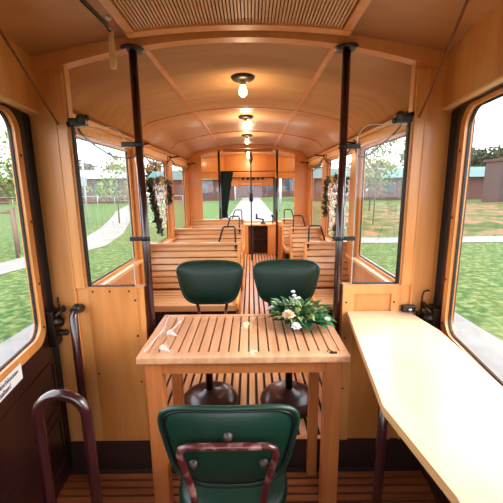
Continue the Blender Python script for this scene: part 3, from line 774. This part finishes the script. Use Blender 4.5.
for j in range(9):
    v = j/8; wd = .24*(1 - .74*v**.8); xc = -.375 - .075*v
    rows.append([mb.bm.verts.new((xc + wd*(k/nn - .5)*1.0, YE + .09 + .018*math.sin(k*2.2) + .02, 1.87 - 1.0*v)) for k in range(nn+1)])
for a, b in zip(rows, rows[1:]):
    for k in range(nn): mb._f([a[k], a[k+1], b[k+1], b[k]], True)
g_ = bmesh.ops.extrude_face_region(mb.bm, geom=mb.bm.faces[:])
for e in g_['geom']:
    if isinstance(e, bmesh.types.BMVert): e.co.y += .008
t = thing('gathered_curtain', 'dark green curtain gathered beside the far left pole', 'curtain', (0, 0, 0)); mb.build('curtain_cloth', M['curtain'], t)
MB().tube([(-.50, YE + .11, 1.87), (.50, YE + .11, 1.87)], .008, 8).build('curtain_rod', M['iron'], t)
MB().box((-.47, YE + .08, 1.03), (-.38, YE + .14, 1.06), .006).build('curtain_tie', M['tulle'], t)
t = thing('roller_blind', 'rolled blind housing hanging across the ceiling just past the far beam', 'blind', (0, YE - .03, 2.20))
MB().box((-.42, -.04, -.02), (.42, .0, .03), .006).build('blind_case', plain('mauve_brown_case', lin(150, 100, 80), .5), t)

# ------------------------------------------------------------------ garlands
def garland(x, y0, y1, z0, z1, zl, label, long_first=True):
    t = thing('leaf_garland', label, 'garland', (x, 0, 0), 0, 'garlands hung in the middle saloon windows')
    path = []
    sl = .30                                   # the long strand leans away with height
    for k in range(60):
        u = k/59
        if u < .55: v = u/.55; p = (y0 + sl*(1 - v), zl + (z1 - zl)*v)
        elif u < .75: v = (u - .55)/.20; p = (y0 + (y1 - y0)*v, z1 + .03*math.sin(PI*v))
        else: v = (u - .75)/.25; p = (y1 + .06*math.sin(v*PI), z1 - (z1 - z0)*v)
        path.append(p)
    mb = MB(); lc = MB(); rnd = random.Random(3)
    for (yy, zz) in path:
        for _ in range(14):
            d = Vector((rnd.uniform(-.4, .4), rnd.uniform(-1, 1), rnd.uniform(-1, .8)))
            mb.leaf((rnd.uniform(-.015, .015), yy + rnd.uniform(-.035, .035), zz + rnd.uniform(-.02, .02)), d, (1, 0, .2), rnd.uniform(.035, .06), .034)
    mb.build('leaves', M['leafdark'], t)
    for k in range(9):
        yy, zz = path[6*k + 4]; MB().ball((.02 if x < 0 else -.02, yy, zz), .016, n=8).build('gold_berry', M['gold'], t)
    MB().ball((.02 if x < 0 else -.02, (y0 + y1)/2, z1 + .01), .045, (.5, 1, 1), n=10).build('gold_bow', M['gold'], t)
    for k in range(180):
        v = rnd.random(); wdt = .9 - .55*v
        yy = y0 + sl*v*.8 + .06 + (y1 - y0 - .1)*rnd.random()*wdt; zz = z1 - (z1 - zl)*v*.92
        d = Vector((rnd.uniform(-.3, .3), rnd.uniform(-1, 1), rnd.uniform(-1, 1))); lc.leaf((.0 + rnd.uniform(-.01, .01), yy, zz), d, (1, 0, .2), rnd.uniform(.03, .05), .028)
    lc.build('lace_petals', M['tulle'], t)
garland(-.975, 3.45, 4.25, 1.42, 1.66, 1.12, 'dark leaf garland with gold bits and white lace in the middle left window')
garland(.975, 3.40, 4.2, 1.25, 1.66, 1.02, 'dark leaf garland with white lace in the middle right window, behind the pole')

# ------------------------------------------------------------------ flowers on the table
t = thing('flower_arrangement', 'green leafy arrangement with cream and white flowers on the table corner', 'flowers', (.29, 1.66, TH + .004))
rnd = random.Random(11)
A, B, D = MB(), MB(), MB()
for k in range(230):
    a = rnd.uniform(0, 2*PI); r = rnd.uniform(0, .10); el = rnd.uniform(.02, 1.1)
    d = Vector((math.cos(a)*math.cos(el)*1.2, math.sin(a)*math.cos(el), math.sin(el)))
    mb = rnd.choice((A, A, B, D)); mb.leaf((math.cos(a)*r, math.sin(a)*r*.8, .012 + rnd.uniform(0, .05)), d, (0, 0, 1), rnd.uniform(.045, .095), rnd.uniform(.024, .042))
for (px, py, ln, wd, dd) in ((.02, -.07, .15, .085, (.9, -.42, .12)), (.03, -.08, .12, .08, (.5, -.5, .1)), (.05, -.06, .13, .08, (1, -.2, .15)), (-.06, .04, .12, .06, (-.7, .1, .9)), (-.09, .0, .10, .06, (-.5, -.1, .9)), (.0, -.07, .10, .06, (.2, -.6, .05)), (.06, -.03, .10, .06, (1, -.05, .2)), (-.06, .02, .10, .05, (-.9, .1, .9)), (-.05, .0, .12, .035, (-1, -.05, .1)), (-.02, .03, .10, .05, (-.2, .2, 1)), (.04, .03, .09, .045, (.6, .1, 1))):
    A.leaf((px, py, .03), dd, (0, 0, 1), ln, wd)
for k in range(26):
    a = rnd.uniform(-.5, .5); D.leaf((.02, -.01, .05), (math.cos(a*5), -.4 + math.sin(a*3)*.6, .9), (0, 0, 1), .08, .012)
for k in range(8):
    B.leaf((.07, .0, .05), (1, rnd.uniform(-.4, .4), rnd.uniform(.1, .6)), (0, 0, 1), rnd.uniform(.09, .12), .008)
A.build('broad_leaves', M['leaf2'], t); B.build('green_leaves', M['leaf'], t); D.build('variegated_leaves', M['leaf3'], t)
def blossom(c, r, n, mat, name, layers=3):
    mb = MB()
    for L_ in range(layers):
        for k in range(n):
            a = 2*PI*(k + .5*L_)/n; el = .25 + .4*L_
            mb.leaf((c[0], c[1], c[2]), (math.cos(a)*math.cos(el), math.sin(a)*math.cos(el) - .3, math.sin(el)), (0, -.3, 1), r, r*.8, .3)
    mb.ball((c[0], c[1] - .002, c[2] + .008), r*.35, n=8)
    mb.build(name, mat, t)
blossom((-.068, -.105, .072), .036, 8, M['petal'], 'cream_bloom', 4)
blossom((-.035, -.145, .03), .028, 6, M['petalw'], 'white_bloom')
blossom((-.085, -.03, .03), .018, 6, M['petal'], 'cream_bloom')
blossom((.125, -.10, .05), .018, 6, M['petal'], 'cream_bloom', 2)
for (px, py, pz) in ((-.03, .02, .155), (-.025, .015, .135), (-.018, .02, .118), (-.14, -.01, .085), (-.15, -.0, .075), (-.0, .02, .12), (-.04, -.095, .03)):
    blossom((px, py, pz), .014, 5, M['petalw'], 'white_bloom', 2)
st = MB(); st.tube([(0, 0, .03), (-.03, .02, .15)], .002, 5).tube([(0, 0, .03), (-.08, 0, .06), (-.145, -.005, .08)], .002, 5); st.build('flower_stems', M['leaf'], t)
MB().lathe([(0, 0), (.05, 0), (.055, .02), (.04, .03), (0, .03)], n=20).build('moss_base', M['leaf2'], t)

# ------------------------------------------------------------------ outdoors
G = -.55
def gridplane(name, x0, x1, y0, y1, n, zf, mat, label, kind='structure'):
    mb = MB(); V = [[mb.bm.verts.new((x0 + (x1-x0)*i/n, y0 + (y1-y0)*j/n, zf(x0 + (x1-x0)*i/n, y0 + (y1-y0)*j/n))) for i in range(n+1)] for j in range(n+1)]
    for j in range(n):
        for i in range(n): mb._f([V[j][i], V[j][i+1], V[j+1][i+1], V[j+1][i]], True)
    o = mb.build(name, mat); o['kind'] = kind; o['label'] = label; return o
gridplane('ground', -140, 140, -60, 140, 40, lambda x, y: G, M['grass'], 'mown grass outside the tram')
def weedz(x, y):
    e = min(1, max(0, (x - 3.8)/1.5))*min(1, max(0, (y - 14.3)/2))*min(1, max(0, (42 - y)/4))
    return G - .02 + e*(.16 + .12*math.sin(x*.9)*math.cos(y*.5) + .05*math.sin(x*3.1 + y*2.3))
gridplane('ground_meadow', 3.8, 60, 14.3, 42, 60, weedz, M['weeds'], 'weedy uneven meadow beyond the right path')
gridplane('ground_platform', -3.5, 3.5, -20, 14, 8, lambda x, y: G + .02, M['concrete'], 'pale concrete paving alongside the tram')
gridplane('path_ahead', -1.6, 1.8, 14, 70, 8, lambda x, y: G + .02, M['concrete'], 'pale path leading straight away ahead of the tram')
def ribbon(name, pts, label):
    mb = MB(); L_ = [mb.bm.verts.new((a[0], a[1], G + .015)) for a, b in pts]; R_ = [mb.bm.verts.new((b[0], b[1], G + .015)) for a, b in pts]
    for k in range(len(pts) - 1): mb._f([L_[k], L_[k+1], R_[k+1], R_[k]])
    o = mb.build(name, M['concrete']); o['kind'] = 'structure'; o['label'] = label
ribbon('path', [((-20, 1.5), (-18.5, 0)), ((-7.4, 9.6), (-6.4, 8.3)), ((-7.05, 13.3), (-5.8, 11.2)), ((-8.0, 17.5), (-5.5, 12.6)), ((-8.9, 20.5), (-6.1, 16)), ((-11, 27), (-8.5, 24)), ((-12.6, 31.5), (-11.0, 32)), ((-16, 44), (-14, 44))], 'pale concrete path curving across the left lawn')
ribbon('path_crossing', [((3.5, 14), (3.5, 12.6)), ((5.9, 13.9), (5.9, 12.55)), ((10.7, 14.0), (10.7, 12.5)), ((60, 14.2), (60, 12.5))], 'pale path running away across the right lawn')
# brick buildings
def building(loc, sx_, sy_, hz, label, roof=M['teal'], wall=M['brick'], rz=0, ridge=1.2, win=6):
    t = thing('brick_building', label, 'building', loc, rz)
    MB().box((-sx_/2, -sy_/2, 0), (sx_/2, sy_/2, hz)).build('walls', wall, t)
    e = .5
    if ridge:
        mb = MB(); a, b = sx_/2 + e, sy_/2 + e
        P = [(-a, -b, hz), (a, -b, hz), (a, b, hz), (-a, b, hz), (-a, 0, hz + ridge), (a, 0, hz + ridge)]
        v = [mb.bm.verts.new(p) for p in P]
        for q in ((0, 1, 5, 4), (2, 3, 4, 5), (0, 4, 3), (1, 2, 5), (3, 2, 1, 0)): mb._f([v[k] for k in q])
    else: mb = MB().box((-sx_/2 - .2, -sy_/2 - .2, hz), (sx_/2 + .2, sy_/2 + .2, hz + .3))
    mb.build('roof', roof, t)
    for k in range(win):
        x = -sx_/2 + sx_*(k + .5)/win
        MB().box((x - .8, -sy_/2 - .05, hz*.3), (x + .8, -sy_/2 + .1, hz*.78)).build('window', M['darkglass'], t)
    return t
building((31, 56, G), 46, 10, 3.3, 'long low brick building with a teal roof seen through the right windows', ridge=1.7, win=9)
tw = building((32.6, 41, G), 6, 5, 4.9, 'dark brick tower block at the right edge of the right door window', M['brickdk'], M['brickdk'], 0, 0, 0)
MB().box((-2.1, -2.56, 0), (2.1, -2.4, 3.9)).build('entrance_opening', M['darkglass'], tw)
building((-29, 56, G), 20, 10, 3.6, 'long brick building with a pale roof seen through the left screen', M['palerf'], ridge=1.5, win=8)
building((2, 76, G), 40, 6, 4.6, 'distant brick building straight ahead through the front window', M['palerf'], ridge=1.4, win=10)
building((-9.5, 60, G), 14, 8, 3.4, 'brick building with a teal roof seen through the far left saloon windows', ridge=1.6, win=4)
# trees
def tree(x, y, h, r, mat, label, grp, trunk=.12, leafsize=.4, n=500, low=.35, staked=False, name='tree'):
    t = thing(name, label, 'tree', (x, y, G), 0, grp); rnd = random.Random(int(x*13 + y*7))
    mb = MB(); mb.tube([(0, 0, 0), (.03*h*.2, 0, h*.4), (0, .02, h*.75)], [trunk, trunk*.8, trunk*.3], 8)
    for k in range(7):
        a = rnd.uniform(0, 2*PI); z0 = h*rnd.uniform(.35, .65); mb.tube([(0, 0, z0), (math.cos(a)*r*.6, math.sin(a)*r*.6, z0 + h*.2)], [trunk*.4, trunk*.12], 5)
    mb.build('trunk', M['bark'], t)
    mb = MB(); blobs = [(rnd.uniform(-.55, .55)*r, rnd.uniform(-.55, .55)*r, h*(low + (1 - low)*rnd.uniform(.2, .85)), r*rnd.uniform(.35, .6)) for _ in range(12)]
    for k in range(n):
        bx, by, bz, br = rnd.choice(blobs); d = Vector((rnd.gauss(0, 1), rnd.gauss(0, 1), rnd.gauss(0, 1))).normalized()
        p = Vector((bx, by, bz)) + d*br*rnd.uniform(.5, 1.05)
        q = Vector((rnd.gauss(0, 1), rnd.gauss(0, 1), rnd.gauss(0, 1))).normalized()
        mb.leaf(p, q, d, leafsize*rnd.uniform(.6, 1.2), leafsize*.7)
    mb.build('crown', mat, t)
    return t
i = 0
far = []
rt_ = random.Random(5)
for k in range(-7, 12): far.append((k*8.6 + rt_.uniform(-.6, .6), 90, rt_.uniform(6.5, 8.5) + (5.0 if k > 4 else 2.0 if k > 2 else 0) + (1.2 if k < -2 else 0), 3.5))
for k in (4, 5, 6, 7, 8, -5, -6): far.append((k*8.6 + 4.3, 78, rt_.uniform(8.5, 10) + (1.5 if k > 5 else 0), 3.5))
for (x, y, h, r) in far + [(-44, 38, 8, 3.5), (62, 46, 9, 3.5)]:
    i += 1
    tree(x, y, h, r, M['tree1'], 'grey-green tree in the hazy tree line behind the brick buildings', 'trees of the distant tree line', .22, 1.1, 620, .1)
tree(6.4, 17.5, 5.2, 1.7, M['tree2'], 'young light green tree with a thin crown outside the right partition window', None, .04, .15, 900, .28)
tree(-7.7, 9.6 + 2, 4.6, 1.5, M['tree2'], 'young light green tree at the left edge of the left door window', None, .05, .17, 700, .32)
tree(-8.2, 17.0 + 4, 4.2, 1.6, M['tree2'], 'young pale tree seen through the middle left window', None, .05, .2, 500, .3)
tree(9.5, 27.0, 4.5, 1.6, M['tree2'], 'young pale tree seen through the middle right window', None, .05, .2, 400, .3)
t = thing('tree_stake_frame', 'low wooden stake frame around the young tree on the left', 'tree stakes', (-7.9, 10.8, G))
for (px, py) in ((-.5, -.3), (.5, -.3), (0, .5)): MB().tube([(px, py, 0), (px, py, 1.55)], .05, 8).build('stake', M['stake'], t)
mb = MB(); mb.tube([(-.5, -.3, 1.45), (.5, -.3, 1.45)], .035, 6).tube([(.5, -.3, 1.45), (0, .5, 1.45)], .035, 6).tube([(0, .5, 1.45), (-.5, -.3, 1.45)], .035, 6).build('cross_rail', M['stake'], t)
t = thing('lamp_post', 'slim pale post with a box standing on the left lawn', 'post', (-9.9, 20.5, G))
MB().tube([(0, 0, 0), (0, 0, 4.6)], .05, 8).build('post_shaft', M['post'], t); MB().box((-.14, -.12, 2.3), (.1, .12, 2.9), .02).build('post_box', M['palerf'], t)
for j, (px, py) in enumerate(((-3.0, 34), (-2.4, 36), (-2.0, 44), (3.4, 38), (2.6, 30))):
    tag(MB().tube([(px, py, G), (px, py, G + 3.2)], .07, 8).build('fence_post', M['post']), 'pale upright post on the paving ahead of the tram', 'post', 'pale posts ahead of the tram')
t = thing('wire_fence', 'low fence of thin rails in front of the left brick building', 'fence', (-20, 40, G))
for k in range(13): MB().tube([(-12 + 2*k, 0, 0), (-12 + 2*k, 0, 1.3)], .04, 6).build('fence_upright', M['post'], t)
MB().tube([(-12, 0, 1.25), (12, 0, 1.25)], .03, 6).tube([(-12, 0, .7), (12, 0, .7)], .02, 6).build('fence_rail', M['post'], t)
